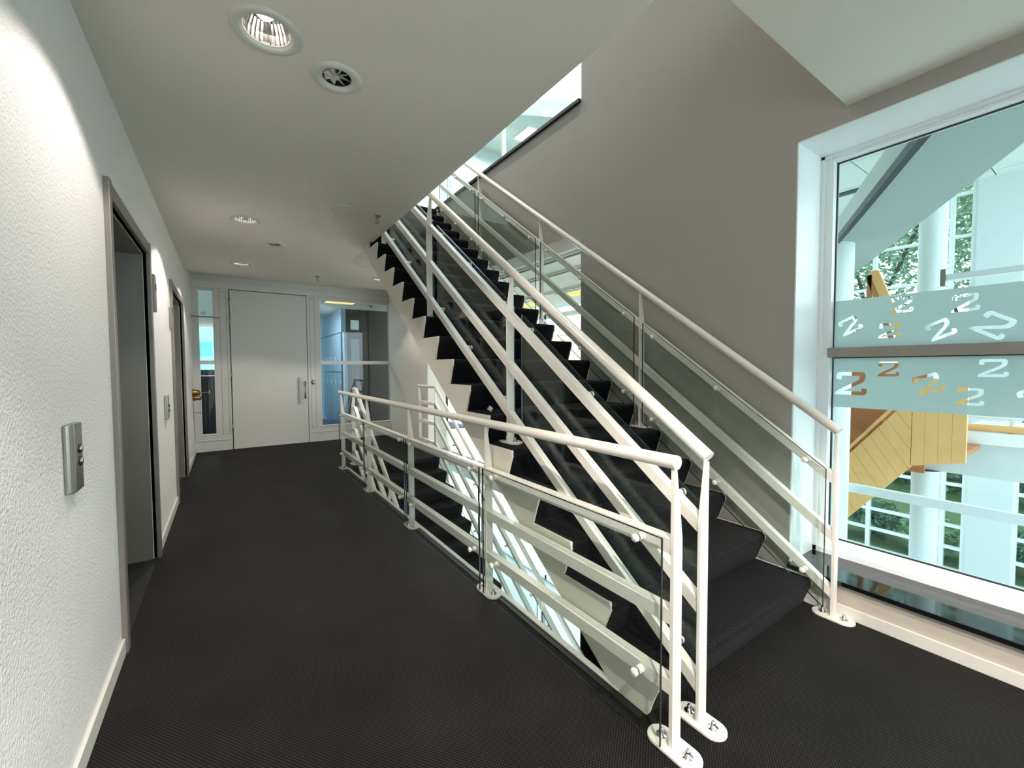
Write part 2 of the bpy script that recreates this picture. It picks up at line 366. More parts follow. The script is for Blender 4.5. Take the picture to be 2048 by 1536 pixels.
# ------------------------------------------------------------ staircases
def step_curve(i):
    """profile points (y,z) of riser i and tread i, going up."""
    y = Y0+T*i; z = R*i; zb = z-R; o = .042
    pts = [(y+o+.022, zb), (y+o+.009, zb+.004), (y+o+.001, zb+.014), (y+o-.004, zb+.028)]
    pts += [(y+o-.010, zb+.048), (y+.014, z-.075), (y+.004, z-.052), (y, z-.032), (y+.002, z-.016), (y+.009, z-.005), (y+.021, z)]
    return pts
def make_stairs(label, group=None):
    t = thing('staircase', label, 'staircase', (XS0, Y0+T, 0), group)
    prof = []
    for i in range(1, NS+1):
        c = step_curve(i); c.append((Y0+T*(i+1)+.042+.022, R*i)) if i < NS else c.append((YTOP+.06, R*i))
        inner = [(p+.007, q-.007) for p, q in c]
        m = MB().prism(c+inner[::-1], XS0, XS1, 'x'); 
        m.build('carpet_step', 'stair_carpet', t)
        prof += inner[:-1]
    prof.append((YTOP+.06, HF-.007))
    def under(y): return (y-1.189)*.7184+.018
    low = [(YTOP+.06, under(YTOP+.06)), (1.166, 0.001)]
    MB().prism(prof[1:]+low, XS0+.004, XS1-.002, 'x').build('stair_body', 'cream_paint', t)
    sp = []
    for i in range(1, NS+1):
        c = step_curve(i)
        sp += [(p+.004, q-.004) for p, q in (c[1], c[2], c[3], c[4], c[5], c[6], (Y0+T*i-.004, R*i-.03), (Y0+T*i, R*i+.001), (Y0+T*i+.004, R*i+.003))]
    sp.append((YTOP+.06, HF-.004))
    for x0, x1 in ((XS0-.012, XS0+.003), (XS1-.001, XS1+.012)):
        MB().prism(sp+low, x0, x1, 'x').build('stringer', 'cream_paint', t, label='cream sawtooth side panel')
    return t
stair = make_stairs('black carpeted flight climbing from the lobby floor, between two white railings', 'staircases')
low_stair = copy_tree(stair); low_stair.location.z -= HF
low_stair['label'] = 'black carpeted flight going down inside the stairwell, behind the white guard rail'

# ------------------------------------------------------------ railings
def capnut(mb, x, y, z):
    mb.lathe([(.0185, 0), (.0185, .0025), (.0115, .003), (.0115, .010), (.009, .0115), (.009, .019), (.0065, .0245), (.003, .027), (0, .0275)], (x, y, z), 'z', 14)
def make_post(parent, x, y, z0, z1, taper_from, side, name='post', plate_dir='y', half=.095):
    """flat bar post, wide across x, thinned on the side away from the glass. side=+1: glass on -x."""
    s = side
    xa, xb = (x-.022*s, x+.026*s)
    poly = [(xa, z0+.008), (xb, z0+.008), (xb, taper_from), (xa+.014*s, z1), (xa, z1)]
    if s < 0: poly = poly[::-1]
    p = MB().prism(poly, y-.007, y+.007, 'y').build(name, 'rail_paint', parent, bevel=.0015)
    n = 10; hw = .047
    st = [(x+hw*math.cos(a), y+half-hw+hw*math.sin(a)) for a in [PI*i/n for i in range(n+1)]]+[(x+hw*math.cos(a), y-half+hw+hw*math.sin(a)) for a in [PI+PI*i/n for i in range(n+1)]]
    MB().prism(st, z0+.0005, z0+.011, 'z').build('base_plate', 'rail_paint', p, bevel=.002)
    for d in (-1, 1):
        m = MB(); capnut(m, x, y+d*(half-.048), z0+.011); m.build('cap_nut', 'chrome', p)
    return p
def standoff(parent, x, y, z, s):
    """s=+1: glass lies on -x side of rail at x."""
    m = MB()
    m.lathe([(.0145, -.001), (.0145, .022), (.0125, .024)], (0, 0, 0), 'x', 14)
    m.lathe([(.0145, .0325), (.0150, .034), (.0150, .042), (.0125, .0455), (0, .0458)], (0, 0, 0), 'x', 14)
    m.lathe([(.006, .022), (.006, .036)], (0, 0, 0), 'x', 8)
    m.v = [(x-s*v[0], y+v[1], z+v[2]) for v in m.v]
    return m.build('standoff', 'rail_paint', parent)
def guard_rail():
    t = thing('guard_railing', 'white level guard railing with glass along the corridor side of the stairwell', 'railing', (XG, 3.3, 0))
    py = [.852, 2.094, 3.343, 4.600, 5.815]
    hx = XG-.012
    MB().tube([(hx, .842, 1.0), (hx, 5.90, 1.0)], .0235, 24).build('handrail', 'rail_paint', t)
    for y in py: make_post(t, XG, y, 0, .982, .735, 1, half=.10)
    for zt in (.738, .492, .246):
        MB().box(XG-.02, XG+.022, py[0], py[-1]+.0, zt-.052, zt).build('rail', 'rail_paint', t, bevel=.002)
    gx = XG-.02-.029
    for a, b in zip(py[:-1], py[1:]):
        p = MB().box(gx-.004, gx+.004, a+.022, b-.022, .016, .742).build('glass_panel', 'glass', t)
        MB().box(gx-.0042, gx+.0042, a+.0195, a+.022, .016, .742).box(gx-.0042, gx+.0042, b-.022, b-.0205, .016, .742).box(gx-.0042, gx+.0042, a+.022, b-.022, .742, .7435).build('glass_edge', 'glass_edge', p)
        for y in (a+.125, b-.125):
            for z in (.712, .220): standoff(t, XG-.02, y, z, 1)
    # closing piece at the far end of the well
    return t
guard_rail()
def stair_rail(x, side, slope, y0, z_hr0, posts, label, yend, lead=None, group='sloping stair railings', clip=None):
    """side=+1: glass on -x (right rail), -1: glass on +x."""
    t = thing('stair_railing', label, 'railing', (x, posts[0][0], posts[0][1]), group)
    s = side; hx = x-.012*s
    hz = lambda y: z_hr0+slope*(y-y0)
    pts = [(hx, posts[0][0]-.010, hz(posts[0][0]-.010)), (hx, yend, hz(yend))]
    if lead: pts = [pts[0], (hx, lead[0], hz(lead[0])), (hx, lead[1], hz(lead[0]))]
    MB().tube(pts, .0235, 24).build('handrail', 'rail_paint', t)
    for (y, z) in posts:
        zz = hz(min(y, lead[0])) if lead else hz(y)
        make_post(t, x, y, z, zz-.024, zz-.25, s)
    for o in (.235, .535, .835):
        m = MB(); ye = lead[0] if lead else yend
        m.bar((x, posts[0][0], hz(posts[0][0])-o-.028), (x, ye, hz(ye)-o-.028), .04, .056)
        if lead: m.bar((x, ye, hz(ye)-o-.028), (x, lead[1], hz(ye)-o-.028), .04, .05)
        m.build('rail', 'rail_paint', t, bevel=.002)
    gx = x-s*(.02+.029)
    ps = [p[0] for p in posts]+([] if lead else [yend])
    for a, b in zip(ps[:-1], ps[1:]):
        a2, b2 = a+.03, b-.05
        q = [(a2, hz(a2)-.955), (b2, hz(b2)-.955), (b2, hz(b2)-.225), (a2, hz(a2)-.225)]
        if lead and b > lead[0]: continue
        p = MB().prism(q, gx-.004, gx+.004, 'x').build('glass_panel', 'glass', t)
        e = MB()
        for u in (a2, b2): e.box(gx-.0042, gx+.0042, u-.0015, u+.001, hz(u)-.955, hz(u)-.225)
        e.bar((gx, a2, hz(a2)-.2245), (gx, b2, hz(b2)-.2245), .0084, .002).bar((gx, a2, hz(a2)-.9555), (gx, b2, hz(b2)-.9555), .0084, .002)
        e.build('glass_edge', 'glass_edge', p)
        for y in (a+.125, (a+b)/2, b-.14):
            for o in (.263, .863): standoff(t, x-s*.02, y, hz(y)-o, s)
    return t
PT = [(.862, 0), (2.118, 5*R), (3.318, 10*R), (4.518, 15*R)]
PS = [(.845, 0), (2.092, 5*R), (3.312, 10*R), (4.52, 15*R)]
stair_rail(1.425, -1, .717, .843, .985, PT, 'white sloping railing on the left edge of the climbing stairs, beside the guard railing', 5.62)
stair_rail(2.603, 1, .730, .837, .985, PS, 'white sloping railing on the right edge of the climbing stairs, against the grey wall', 5.62)
PL = [(.85, -HF+.0), (2.1, -HF+5*R), (3.3, -HF+10*R), (4.5, -HF+15*R), (5.98, 0)]
stair_rail(1.425, -1, .735, 5.86, 1.035, PL, 'white sloping railing down the well, seen through the guard railing', 5.86, lead=(5.86, 5.98))
PL2 = PL[:-1]+[(5.88, 0), (6.52, 0)]
stair_rail(2.603, 1, .735, 5.88, 1.03, PL2, 'white railing down the well on its window side, starting with a level end', 5.88, lead=(5.88, 6.54))
# ------------------------------------------------------------ crumpled paper on a step
m = MB()
for k in range(9):
    c = Vector((1.425+random.uniform(-.014, .014), 2.35+random.uniform(-.012, .012), 6*R+.016+random.uniform(-.004, .014)))
    c.z = min(c.z, 6*R+.03); n = 6; rr = random.uniform(.010, .016)
    vs = [c+Vector((random.gauss(0, 1), random.gauss(0, 1), random.gauss(0, 1))).normalized()*rr for _ in range(9)]
    m.add(vs, [(0, 1, 2), (2, 3, 4), (4, 5, 6), (6, 7, 8), (8, 0, 3), (1, 5, 7), (0, 4, 8), (2, 6, 1), (3, 7, 5)])
zmin = min(v[2] for v in m.v); m.v = [(a, b, c-zmin+6*R+.0005) for a, b, c in m.v]; m.v = [(a-.015, b-.012, c) for a, b, c in m.v]
tag(m.build('crumpled_paper', 'paper'), 'small crumpled white paper scrap lying on a black carpeted step', 'paper')

# ------------------------------------------------------------ ceiling fittings
def downlight(x, y, r, label, lamp=True, tilt=0):
    t = thing('downlight', label, 'ceiling light', (x, y, ZC), 'recessed ceiling downlights')
    MB().lathe([(r*1.20, 0), (r*1.20, -.006), (r*1.08, -.010), (r*.90, -.010), (r*.86, -.004), (r*.80, .004)], (x, y, ZC), 'z', 40).build('trim_ring', 'speaker_white', t)
    MB().lathe([(r*.80, .004), (r*.80, .02), (r*.79, .021)], (x, y, ZC), 'z', 40).build('dark_groove', 'black_trim', t)
    n = 60; v = []; fcs = []
    pr = [(r*.79, .012), (r*.74, .04), (r*.60, .075), (r*.35, .10), (r*.16, .11)]
    for q, h in pr:
        for i in range(n):
            a = 2*PI*i/n; k = 1+(.018 if i % 2 else -.018); v.append((x+q*k*math.cos(a), y+q*k*math.sin(a), ZC+h))
    for j in range(len(pr)-1):
        for i in range(n): fcs.append((j*n+i, j*n+(i+1) % n, (j+1)*n+(i+1) % n, (j+1)*n+i))
    MB().add(v, fcs).build('reflector', 'reflector_metal', t)
    MB().lathe([(0, .028), (r*.22, .030), (r*.30, .040), (r*.26, .075)], (x-.008, y-.03, ZC), 'z', 20).build('bulb', 'lamp_glow' if lamp else 'speaker_white', t)
    return t
downlight(*LIGHTS[0], 'nearest and largest-looking round downlight, lit, above the corridor by the lifts')
downlight(*LIGHTS[1], 'round downlight in the middle of the corridor ceiling, opposite the pier between the lifts')
downlight(*LIGHTS[2], 'round downlight near the white door, beyond the farther lift')
downlight(*LIGHTS[3], 'round downlight on the landing ceiling behind the climbing stairs')
downlight(*LIGHTS[4], 'added unseen downlight over the corridor behind the camera, brightening the lobby')
downlight(*LIGHTS[5], 'added unseen downlight over the lobby behind the camera, brightening its middle')
for (x, y, r), pw in zip(LIGHTS, (17, 24, 20, 18, 112, 118)):
    L = bpy.data.lights.new('downlight_lamp', 'SPOT'); L.energy = pw; L.spot_size = math.radians(122); L.spot_blend = .22; L.color = (1, .91, .85); L.shadow_soft_size = .015
    o = bpy.data.objects.new('downlight_lamp', L); COL.objects.link(o); o.location = (x, y, ZC-.012)
def vent(x, y, label):
    t = thing('air_vent', label, 'vent', (x, y, ZC), 'round ceiling air vents')
    MB().lathe([(.108, 0), (.107, -.004), (.100, -.010), (.088, -.013), (.076, -.010), (.066, .002), (.060, .03)], (x, y, ZC), 'z', 36).build('flange', 'speaker_white', t)
    MB().lathe([(.060, .0), (.060, .06), (0, .06)], (x, y, ZC), 'z', 24).build('duct', 'dark_void', t)
    MB().lathe([(.012, -.004), (.012, .02), (0, .02)], (x, y, ZC), 'z', 14).lathe([(0, -.006), (.012, -.004)], (x, y, ZC), 'z', 14).build('hub', 'speaker_white', t)
    for i in range(8):
        a = 2*PI*i/8+.2; d = Vector((math.cos(a), math.sin(a), 0)); e = Vector((-d.y, d.x, 0))
        p = Vector((x, y, ZC)); v = []
        for q, wv in ((.010, .004), (.060, .014)):
            v += [p+d*q-e*wv+Vector((0, 0, .002)), p+d*q+e*wv+Vector((0, 0, .022)), p+d*q+e*wv+Vector((0, 0, .0235)), p+d*q-e*wv+Vector((0, 0, .0035))]
        MB().add(v, [(0, 1, 2, 3), (4, 7, 6, 5), (0, 4, 5, 1), (1, 5, 6, 2), (2, 6, 7, 3), (3, 7, 4, 0)]).build('vane', 'speaker_white', t)
vent(*VENTS[0], 'nearer round white air vent with star-shaped vanes, next to the lit downlight')
vent(*VENTS[1], 'farther round white air vent, between the two far corridor downlights')
t = thing('ceiling_speaker', 'flush round white ceiling speaker near the stair opening', 'speaker', (.862, 3.762, ZC))
MB().lathe([(.115, 0), (.114, -.004), (.098, -.007), (.090, -.003)], (.862, 3.762, ZC), 'z', 36).build('rim', 'speaker_white', t)
MB().lathe([(.090, -.003), (.05, -.005), (0, -.006)], (.862, 3.762, ZC), 'z', 36).build('grille', 'ceiling_paint', t)
def sprinkler(x, y, label):
    t = thing('sprinkler_head', label, 'sprinkler', (x, y, ZC), 'ceiling sprinklers')
    MB().lathe([(.034, 0), (.032, -.006), (.012, -.010), (.010, -.03), (.007, -.034)], (x, y, ZC), 'z', 20).build('escutcheon', 'steel', t)
    MB().tube([(x-.010, y, ZC-.030), (x-.012, y, ZC-.045), (x, y, ZC-.058)], .0022, 6).tube([(x+.010, y, ZC-.030), (x+.012, y, ZC-.045), (x, y, ZC-.058)], .0022, 6).build('frame_arm', 'steel', t)
    MB().lathe([(.0025, -.030), (.0025, -.056), (.017, -.058), (.017, -.0605), (0, -.0605)], (x, y, ZC), 'z', 16).build('deflector', 'steel', t)
sprinkler(1.127, 3.756, 'metal sprinkler head near the stair opening, beside the ceiling speaker')
sprinkler(1.13, 6.68, 'metal sprinkler head near the glazed partition at the corridor end')

# ------------------------------------------------------------ glazed partition with the white door
YP = D
def V(x0, x1, z0, z1, m, d0=0., d1=.06): m.box(x0, x1, YP+d0, YP+d1, z0, z1)
m = MB()
V(XL, XR_, 2.60, ZC+.16, m, -.015)            # head
V(XL, -.348, .0, 2.60, m); V(-.144, .060, 0, 2.60, m); V(1.20, 1.405, 0, 2.60, m); V(2.700-.004, XR_+.05, 0, 2.6, m) 
V(-.348, -.144, 0, .262, m); V(-.348, -.144, 2.56, 2.60, m); V(1.405, XR_, 0, .27, m); V(1.405, XR_, 2.555, 2.60, m)
struct(m.build('wall_far', 'door_paint', bevel=.003), 'white painted timber partition at the corridor end')
m = MB()
V(XL, XR_, 2.70, 2.725, m, -.035, -.014); V(XL, .02, .165, .182, m, -.008, 0); V(1.25, XR_, .165, .182, m, -.008, 0)
struct(m.build('trim_6', 'door_paint', bevel=.002))
for x0, x1 in ((-.069, .026), (1.243, 1.325)):       # grooved panels
    g = MB()
    for a, b, c_, d_ in ((x0, x0+.006, .257, 2.56), (x1-.006, x1, .257, 2.56), (x0, x1, .257, .263), (x0, x1, 2.554, 2.56)): V(a, b, c_, d_, g, -.0015, .0)
    struct(g.build('trim_7' if x0 < 0 else 'trim_8', 'lift_frame_metal'))
dt = thing('door_1', '', 'door', (.62, D, 0)); del dt['category']; struct(dt, 'tall plain white door in the partition, with a steel pull handle')
MB().box(.073, 1.190, D-.018, D+.03, .006, 2.588).build('door_leaf', 'door_paint', dt, bevel=.002)
MB().box(.060, .0725, D+.001, D+.03, 0, 2.6).box(1.1905, 1.2, D+.001, D+.03, 0, 2.6).box(.06, 1.2, D+.001, D+.03, 2.5885, 2.6).build('shadow_gap', 'black_trim', dt)
for z in (2.40, 2.10, 1.22, .36):
    MB().lathe([(0, -.05), (.009, -.05), (.009, .05), (0, .05)], (.066, D-.022, z), 'z', 12).box(.066, .085, D-.022, D-.018, z-.045, z+.045).build('hinge', 'steel', dt)
h = MB().box(1.045, 1.075, D-.07, D-.055, .70, 1.17).build('pull_handle', 'steel', dt, bevel=.003)
MB().box(1.05, 1.07, D-.056, D-.018, .80, .82).box(1.05, 1.07, D-.056, D-.018, 1.06, 1.08).build('handle_bracket', 'steel', h)
h = MB().tube([(1.145, D-.02, .80), (1.145, D-.065, .80), (1.145, D-.065, 1.08), (1.145, D-.02, 1.08)], .011, 10).build('pull_handle', 'steel', dt)
MB().box(1.125, 1.168, D-.022, D-.018, .78, 1.10).build('back_plate', 'steel', h)
t = thing('post_lock', 'small round steel lock on the post right of the white door', 'lock', (1.282, D, 1.07))
MB().lathe([(.034, 0), (.034, -.006), (.020, -.010), (.018, -.03), (.027, -.036), (.027, -.058), (.022, -.062), (0, -.062)], (1.282, D-.001, 1.07), 'y', 20).build('knob', 'steel', t)
MB().box(1.262, 1.302, D-.006, D-.001, 1.02, 1.12).build('rose_plate', 'steel', t)
def wind(n, x0, x1, z0, z1, label):
    t = thing('window_%d' % n, '', 'window', (x0, D, z0)); del t['category']; struct(t, label)
    f = MB()
    V(x0, x0+.012, z0, z1, f, -.006, .05); V(x1-.012, x1, z0, z1, f, -.006, .05); V(x0, x1, z0, z0+.015, f, -.012, .05); V(x0, x1, z1-.012, z1, f, -.006, .05)
    f.build('window_frame', 'white_paint', t)
    MB().box(x0, x1, YP-.012, YP+.05, 1.39, 1.452).build('transom', 'white_paint', t, bevel=.002)
    for a, b in ((z0+.015, 1.39), (1.452, z1-.012)): MB().box(x0+.012, x1-.012, YP+.025, YP+.031, a, b).build('pane', 'glass', t)
wind(2, -.348, -.144, .262, 2.56, 'narrow side light left of the white door')
wind(3, 1.405, 2.698, .27, 2.555, 'wide interior window right of the white door')
# door holder arm and the brass magnet at the left
t = thing('door_restraint_bar', 'thin steel rod across the narrow side light, high up', 'bar', (XL, D-.05, 2.13))
MB().tube([(XL, D-.055, 2.135), (-.075, D-.055, 2.131)], .011, 10).build('rod', 'steel', t)
MB().box(XL, XL+.008, D-.085, D-.025, 2.10, 2.17).build('wall_bracket', 'steel', t)
t = thing('brass_door_holder', 'brown and brass door holder on the wall by the narrow side light', 'door holder', (XL, 7.92, .9))
MB().lathe([(.052, 0), (.052, .02), (.045, .05), (.040, .085), (.022, .095), (.012, .10)], (XL, 7.92, .96), 'x', 18).build('holder_body', 'bronze', t)
MB().lathe([(.008, .09), (.008, .20), (.035, .202), (.04, .212), (.03, .222), (0, .224)], (XL, 7.92, .96), 'x', 14).build('plunger', 'steel', t)
MB().lathe([(0, .0), (.036, .005), (.042, .03), (.030, .06), (.036, .09), (.02, .11), (0, .115)], (XL, 7.92, .88), 'x', 16).build('lock_body', 'bronze', t)
MB().tube([(XL+.006, 7.90, .88), (XL+.006, 7.95, .60), (XL+.006, 8.10, .35), (XL+.006, 8.16, .20)], .003, 6).build('cable', 'lift_frame_metal', t)

# ------------------------------------------------------------ rooms behind the partition
struct(MB().box(.6, 2.95, 14.4, 14.5, 0, 2.6).box(2.95, 3.7, 14.4, 14.5, 0, 1.75).box(2.95, 3.7, 14.4, 14.5, 2.25, 2.6).box(3.7, 6.5, 14.4, 14.5, 0, 2.6).build('wall_beyond_far', 'charcoal_wall'))
struct(MB().box(XL-2, 4.5, D+.1, 16, -.02, 0).build('floor_beyond', 'blue_carpet'))
c = MB().box(XL-2, 4.5, D+.08, 16, 2.58, 2.62)
struct(c.build('ceiling_beyond', 'tile_ceiling'))
t = thing('ceiling_panel_light', 'yellow lit ceiling panel behind the wide interior window', 'ceiling light', (1.86, 8.7, 2.62), 'rectangular office ceiling lights')
MB().box(1.57, 2.09, 8.36, 8.70, 2.570, 2.5795).build('diffuser', 'tube_light', t)
MB().box(1.55, 1.57, 8.34, 8.72, 2.566, 2.5795).box(2.09, 2.11, 8.34, 8.72, 2.566, 2.5795).box(1.57, 2.09, 8.34, 8.36, 2.566, 2.5795).box(1.57, 2.09, 8.70, 8.72, 2.566, 2.5795).build('frame', 'white_paint', t)
t = thing('corner_sensor', 'white wedge-shaped sensor on the ceiling behind the wide window', 'sensor', (2.42, 8.64, 2.62))
MB().prism([(2.34, 2.579), (2.50, 2.579), (2.46, 2.52), (2.39, 2.52)], 8.60, 8.66, 'y').build('sensor_body', 'white_paint', t, bevel=.003)
MB().box(2.40, 2.45, 8.594, 8.60, 2.54, 2.56).build('lens', 'black_trim', t)
# lockers (facing -x), wall above them
LX = 2.06
struct(MB().box(LX-.02, LX+.075, 9.46, 13.6, 2.09, 2.62).box(LX+.02, LX+.075, 9.38, 13.6, 0, 2.09).build('wall_locker_surround', 'locker_blue'))
ORD = ['nearest', 'second', 'third', 'fourth', 'fifth', 'sixth', 'seventh', 'eighth', 'ninth']
for k in range(5):
    y0 = 9.55+k*.48
    for z0, z1, nm in ((.10, 1.22, 'lower'), (1.24, 2.08, 'upper')):
        t = thing('locker', '', 'locker', (LX, y0, z0), 'blue-grey lockers behind the wide interior window')
        t['label'] = '%s locker of the %s row, counted from the charcoal wall, blue-grey with oval pull' % (ORD[k], nm)
        MB().box(LX-.012, LX+.018, y0+.014, y0+.466, z0+.004, z1-.004).build('door', 'locker_blue', t, bevel=.003)
        zc = z0+.42 if nm == 'lower' else z0+.16
        zc = 1.0 if nm == 'lower' else 1.5
        pts = [(y0+.10+.018*math.cos(a), zc+.07*math.sin(a)) for a in [2*PI*i/16 for i in range(16)]]
        MB().prism(pts, LX-.022, LX-.011, 'x').build('pull', 'white_paint', t)
    struct(MB().box(LX+.012, LX+.019, y0-.014, y0+.014, .1, 2.08).build('trim_%d' % (20+k), 'locker_gap'))
# dark wall with a glazed slot
w = MB(); YD = 9.47
w.box(LX+.08, 2.235, YD, YD+.08, 0, 2.62).box(2.43, 2.60, YD, YD+.08, 0, 2.62).box(2.235, 2.43, YD, YD+.08, 2.36, 2.62).box(2.235, 2.43, YD, YD+.08, 0, .35)
w.box(2.61, 4.5, YD-.03, YD+.05, 0, 2.62)
struct(w.build('wall_dark_far', 'charcoal_wall'), 'charcoal wall with a tall glazed slot behind the wide interior window')
struct(MB().box(2.235, 2.43, YD+.03, YD+.036, .35, 2.36).build('window_4', 'glass'))
t = thing('white_screen', 'pale panel seen through the slot in the charcoal wall', 'screen', (2.5, 10.6, 0))
MB().box(2.35, 2.75, 10.6, 10.63, 1.45, 2.0).build('panel', 'pale_panel', t); MB().box(2.53, 2.56, 10.63, 10.66, 0, 1.5).build('stand', 'steel', t)
# left side: cabinet and a bright window
t = thing('dark_cabinet', 'black cabinet with a pale top edge behind the narrow side light', 'cabinet', (-.2, 10.5, 0))
MB().box(-.9, .3, 10.4, 10.9, .02, 1.17).build('body', 'dark_void', t)
MB().box(-.92, .32, 10.38, 10.92, 1.17, 1.19).build('top', 'white_paint', t)
MB().box(-.7, .1, 10.55, 10.8, 1.191, 1.30).build('black_box', 'black_trim', t)
MB().box(-.305, -.295, 10.392, 10.399, .1, 1.1).build('door_gap', 'groove', t)
struct(MB().box(-1.2, .5, 12., 12.05, 0, 1.12).box(-1.2, .5, 12., 12.05, 2.28, 2.62).box(-1.2, -1.14, 12, 12.05, 1.12, 2.28).box(.2, .5, 12, 12.05, 1.12, 2.28).build('wall_beyond_left', 'white_paint'))
bt = thing('neighbouring_building', 'pale turquoise building seen through the narrow side light', 'building', (-1, 18, -4))
MB().box(-5, 3, 18, 18.3, -4, 3.2).build('wall', 'turquoise', bt)
for i in range(5):
    MB().box(-3.4+i*.8, -2.8+i*.8, 17.98, 18.0, 1.75, 2.25).build('window_band', 'window_glass', bt)
t = thing('exit_sign_box', 'small grey box hanging from the far ceiling behind the side light', 'box', (-.37, 11.2, 2.5))
MB().box(-.42, -.32, 11.15, 11.2, 2.46, 2.54).build('case', 'steel', t); MB().box(-.375, -.365, 11.17, 11.18, 2.54, 2.62).build('stem', 'steel', t)
struct(MB().box(XL-1.0, XL-.9, D+.12, 12, 0, 2.62).box(1.0, 1.1, D+.12, 12, 0, 2.62).build('wall_beyond', 'white_paint'))

# ------------------------------------------------------------ office wing seen through the stair-side opening
OX0, OX1 = XR_+.3, 6.0
struct(MB().box(OX0, OX1, 3.0, 9.4, 2.60, 2.66).build('ceiling_office', 'tile_ceiling'))
for x in (3.25, 3.74, 4.6):
    t = thing('ceiling_track', {3.25: 'dark ceiling track nearest the grey wall in the office beyond the stairs', 3.74: 'middle dark ceiling track in the office beyond the stairs', 4.6: 'farthest dark ceiling track in the office beyond the stairs'}[x], 'ceiling track', (x, 6, 2.6), 'office ceiling tracks')
    MB().box(x-.045, x-.035, 3.05, 9.3, 2.572, 2.5995).box(x+.035, x+.045, 3.05, 9.3, 2.572, 2.5995).build('track_edge', 'white_paint', t)
    MB().box(x-.035, x+.035, 3.05, 9.3, 2.590, 2.5995).build('track_slot', 'groove', t)
for (x, y, nm) in ((5.2, 6.9, 'farther'), (5.1, 5.4, 'nearer')):
    t = thing('ceiling_panel_light', nm+' yellow lit ceiling panel beyond the climbing stairs', 'ceiling light', (x, y, 2.6), 'rectangular office ceiling lights')
    MB().box(x-.28, x+.12, y-.3, y+.3, 2.585, 2.5995).build('diffuser', 'tube_light', t)
    MB().box(x-.30, x-.28, y-.32, y+.32, 2.58, 2.5995).box(x+.12, x+.14, y-.32, y+.32, 2.58, 2.5995).build('frame', 'white_paint', t)
t = thing('office_screen', 'cream office partition with a small metal pull, beyond the climbing stairs', 'partition', (5.5, 6, 0))
MB().box(5.5, 5.56, 4.2, 8.4, .0, 1.95).build('panel', 'cream_paint', t)
MB().tube([(5.5, 6.25, 1.86), (5.46, 6.25, 1.86), (5.46, 6.38, 1.86), (5.5, 6.38, 1.86)], .008, 8).build('pull', 'steel', t)
MB().box(5.48, 5.58, 4.2, 8.4, 1.951, 1.97).build('top_rail', 'white_paint', t)
struct(MB().box(OX0, OX1, 2.95, 9.4, -.35, -.02).build('floor_office', 'pale_floor'))
w = MB()
for y in (3.6, 4.9, 6.2, 7.5, 8.8): w.box(6.0, 6.08, y-.03, y+.03, -3.6, 2.6)
for z in (-3.55, -2.4, -.3, 2.45): w.box(6.0, 6.08, 3.0, 9.4, z-.05, z+.05)
struct(w.build('window_5', 'window_paint'), 'white framed glazing on the far side of the office wing')
# upper storey
t = thing('window_9', '', 'window', (XR_+.15, 6, HF)); del t['category']; struct(t, 'tinted glazing added to dim the sky, over the grey wall on the upper floor')  # tinted pane added so the sky behind looks less bright
MB().box(XR_+.15, XR_+.156, JY, 9., HF+.08, HF+2.64).build('pane', 'window_glass', t)
MB().box(XR_+.13, XR_+.18, JY-.001, JY+.02, HF+.075, HF+2.64).box(XR_+.13, XR_+.18, 4.3, 4.33, HF+.075, HF+2.64).box(XR_+.13, XR_+.18, 5.8, 5.83, HF+.075, HF+2.64).build('glazing_bar', 'window_paint', t)
struct(MB().prism([(3.0, 7.10), (4.513, 6.202), (5.9, 5.50), (7.5, 9), (3.0, 13)], 5.80, 6.10, 'z').build('ceiling_upper', 'pale_panel'))
t = thing('ceiling_panel_light', 'bright warm ceiling panel on the floor above, over the grey wall', 'ceiling light', (4.9, 6.7, 5.8), 'rectangular office ceiling lights')
MB().box(4.765, 5.05, 6.47, 6.93, 5.785, 5.7995).build('diffuser', 'lamp_glow', t)
MB().box(4.745, 4.765, 6.45, 6.95, 5.78, 5.7995).box(5.05, 5.07, 6.45, 6.95, 5.78, 5.7995).build('frame', 'white_paint', t)
w = MB()
for y in (8.2, 9.4, 10.6, 12., 13.5, 15): w.box(6.9, 7.0, y-.08, y+.08, 3.6, 5.8)
w.box(6.9, 7.0, 7, 16, 3.6, 3.9)
struct(w.build('window_6', 'window_paint'))
struct(MB().box(OX0, 6.9, 7.6, 7.7, HF+.1, 5.8).box(XR_+.02, OX0+.3, 8.8, 9.0, HF, 6.4).build('wall_upper', 'pale_panel'))
struct(MB().box(XL-.5, XR_+.3, YB, 13, HF+2.65, HF+2.8).build('ceiling_top', 'ceiling_paint'))
for x, y in ((1.9, 2.4), (1.9, 4.6), (.4, 6.5)):  # unseen downlights, added to lift the dark stairwell wall
    t = thing('downlight', '%s added unseen downlight on the ceiling of the floor above, brightening the stairwell' % {2.4: 'first', 4.6: 'second', 6.5: 'third'}[y], 'ceiling light', (x, y, HF+2.65), 'added upper floor downlights')
    MB().lathe([(.12, -.0005), (.12, -.008), (.09, -.010), (.085, -.002), (0, -.002)], (x, y, HF+2.65), 'z', 24).build('trim_ring', 'speaker_white', t)
    L = bpy.data.lights.new('upper_fill_lamp', 'SPOT'); L.energy = 62; L.spot_size = math.radians(140); L.spot_blend = .4; L.color = (1, .93, .84); L.shadow_soft_size = .08
    o = bpy.data.objects.new('upper_fill_lamp', L); COL.objects.link(o); o.location = (x, y, HF+2.62)
struct(MB().box(XL-.3, XL, YB, 13, HF, HF+2.65).build('wall_upper_left', 'plaster_white'))
struct(MB().box(XL, XR_, D+3, D+3.2, HF, HF+3).build('wall_upper_far', 'white_paint'))

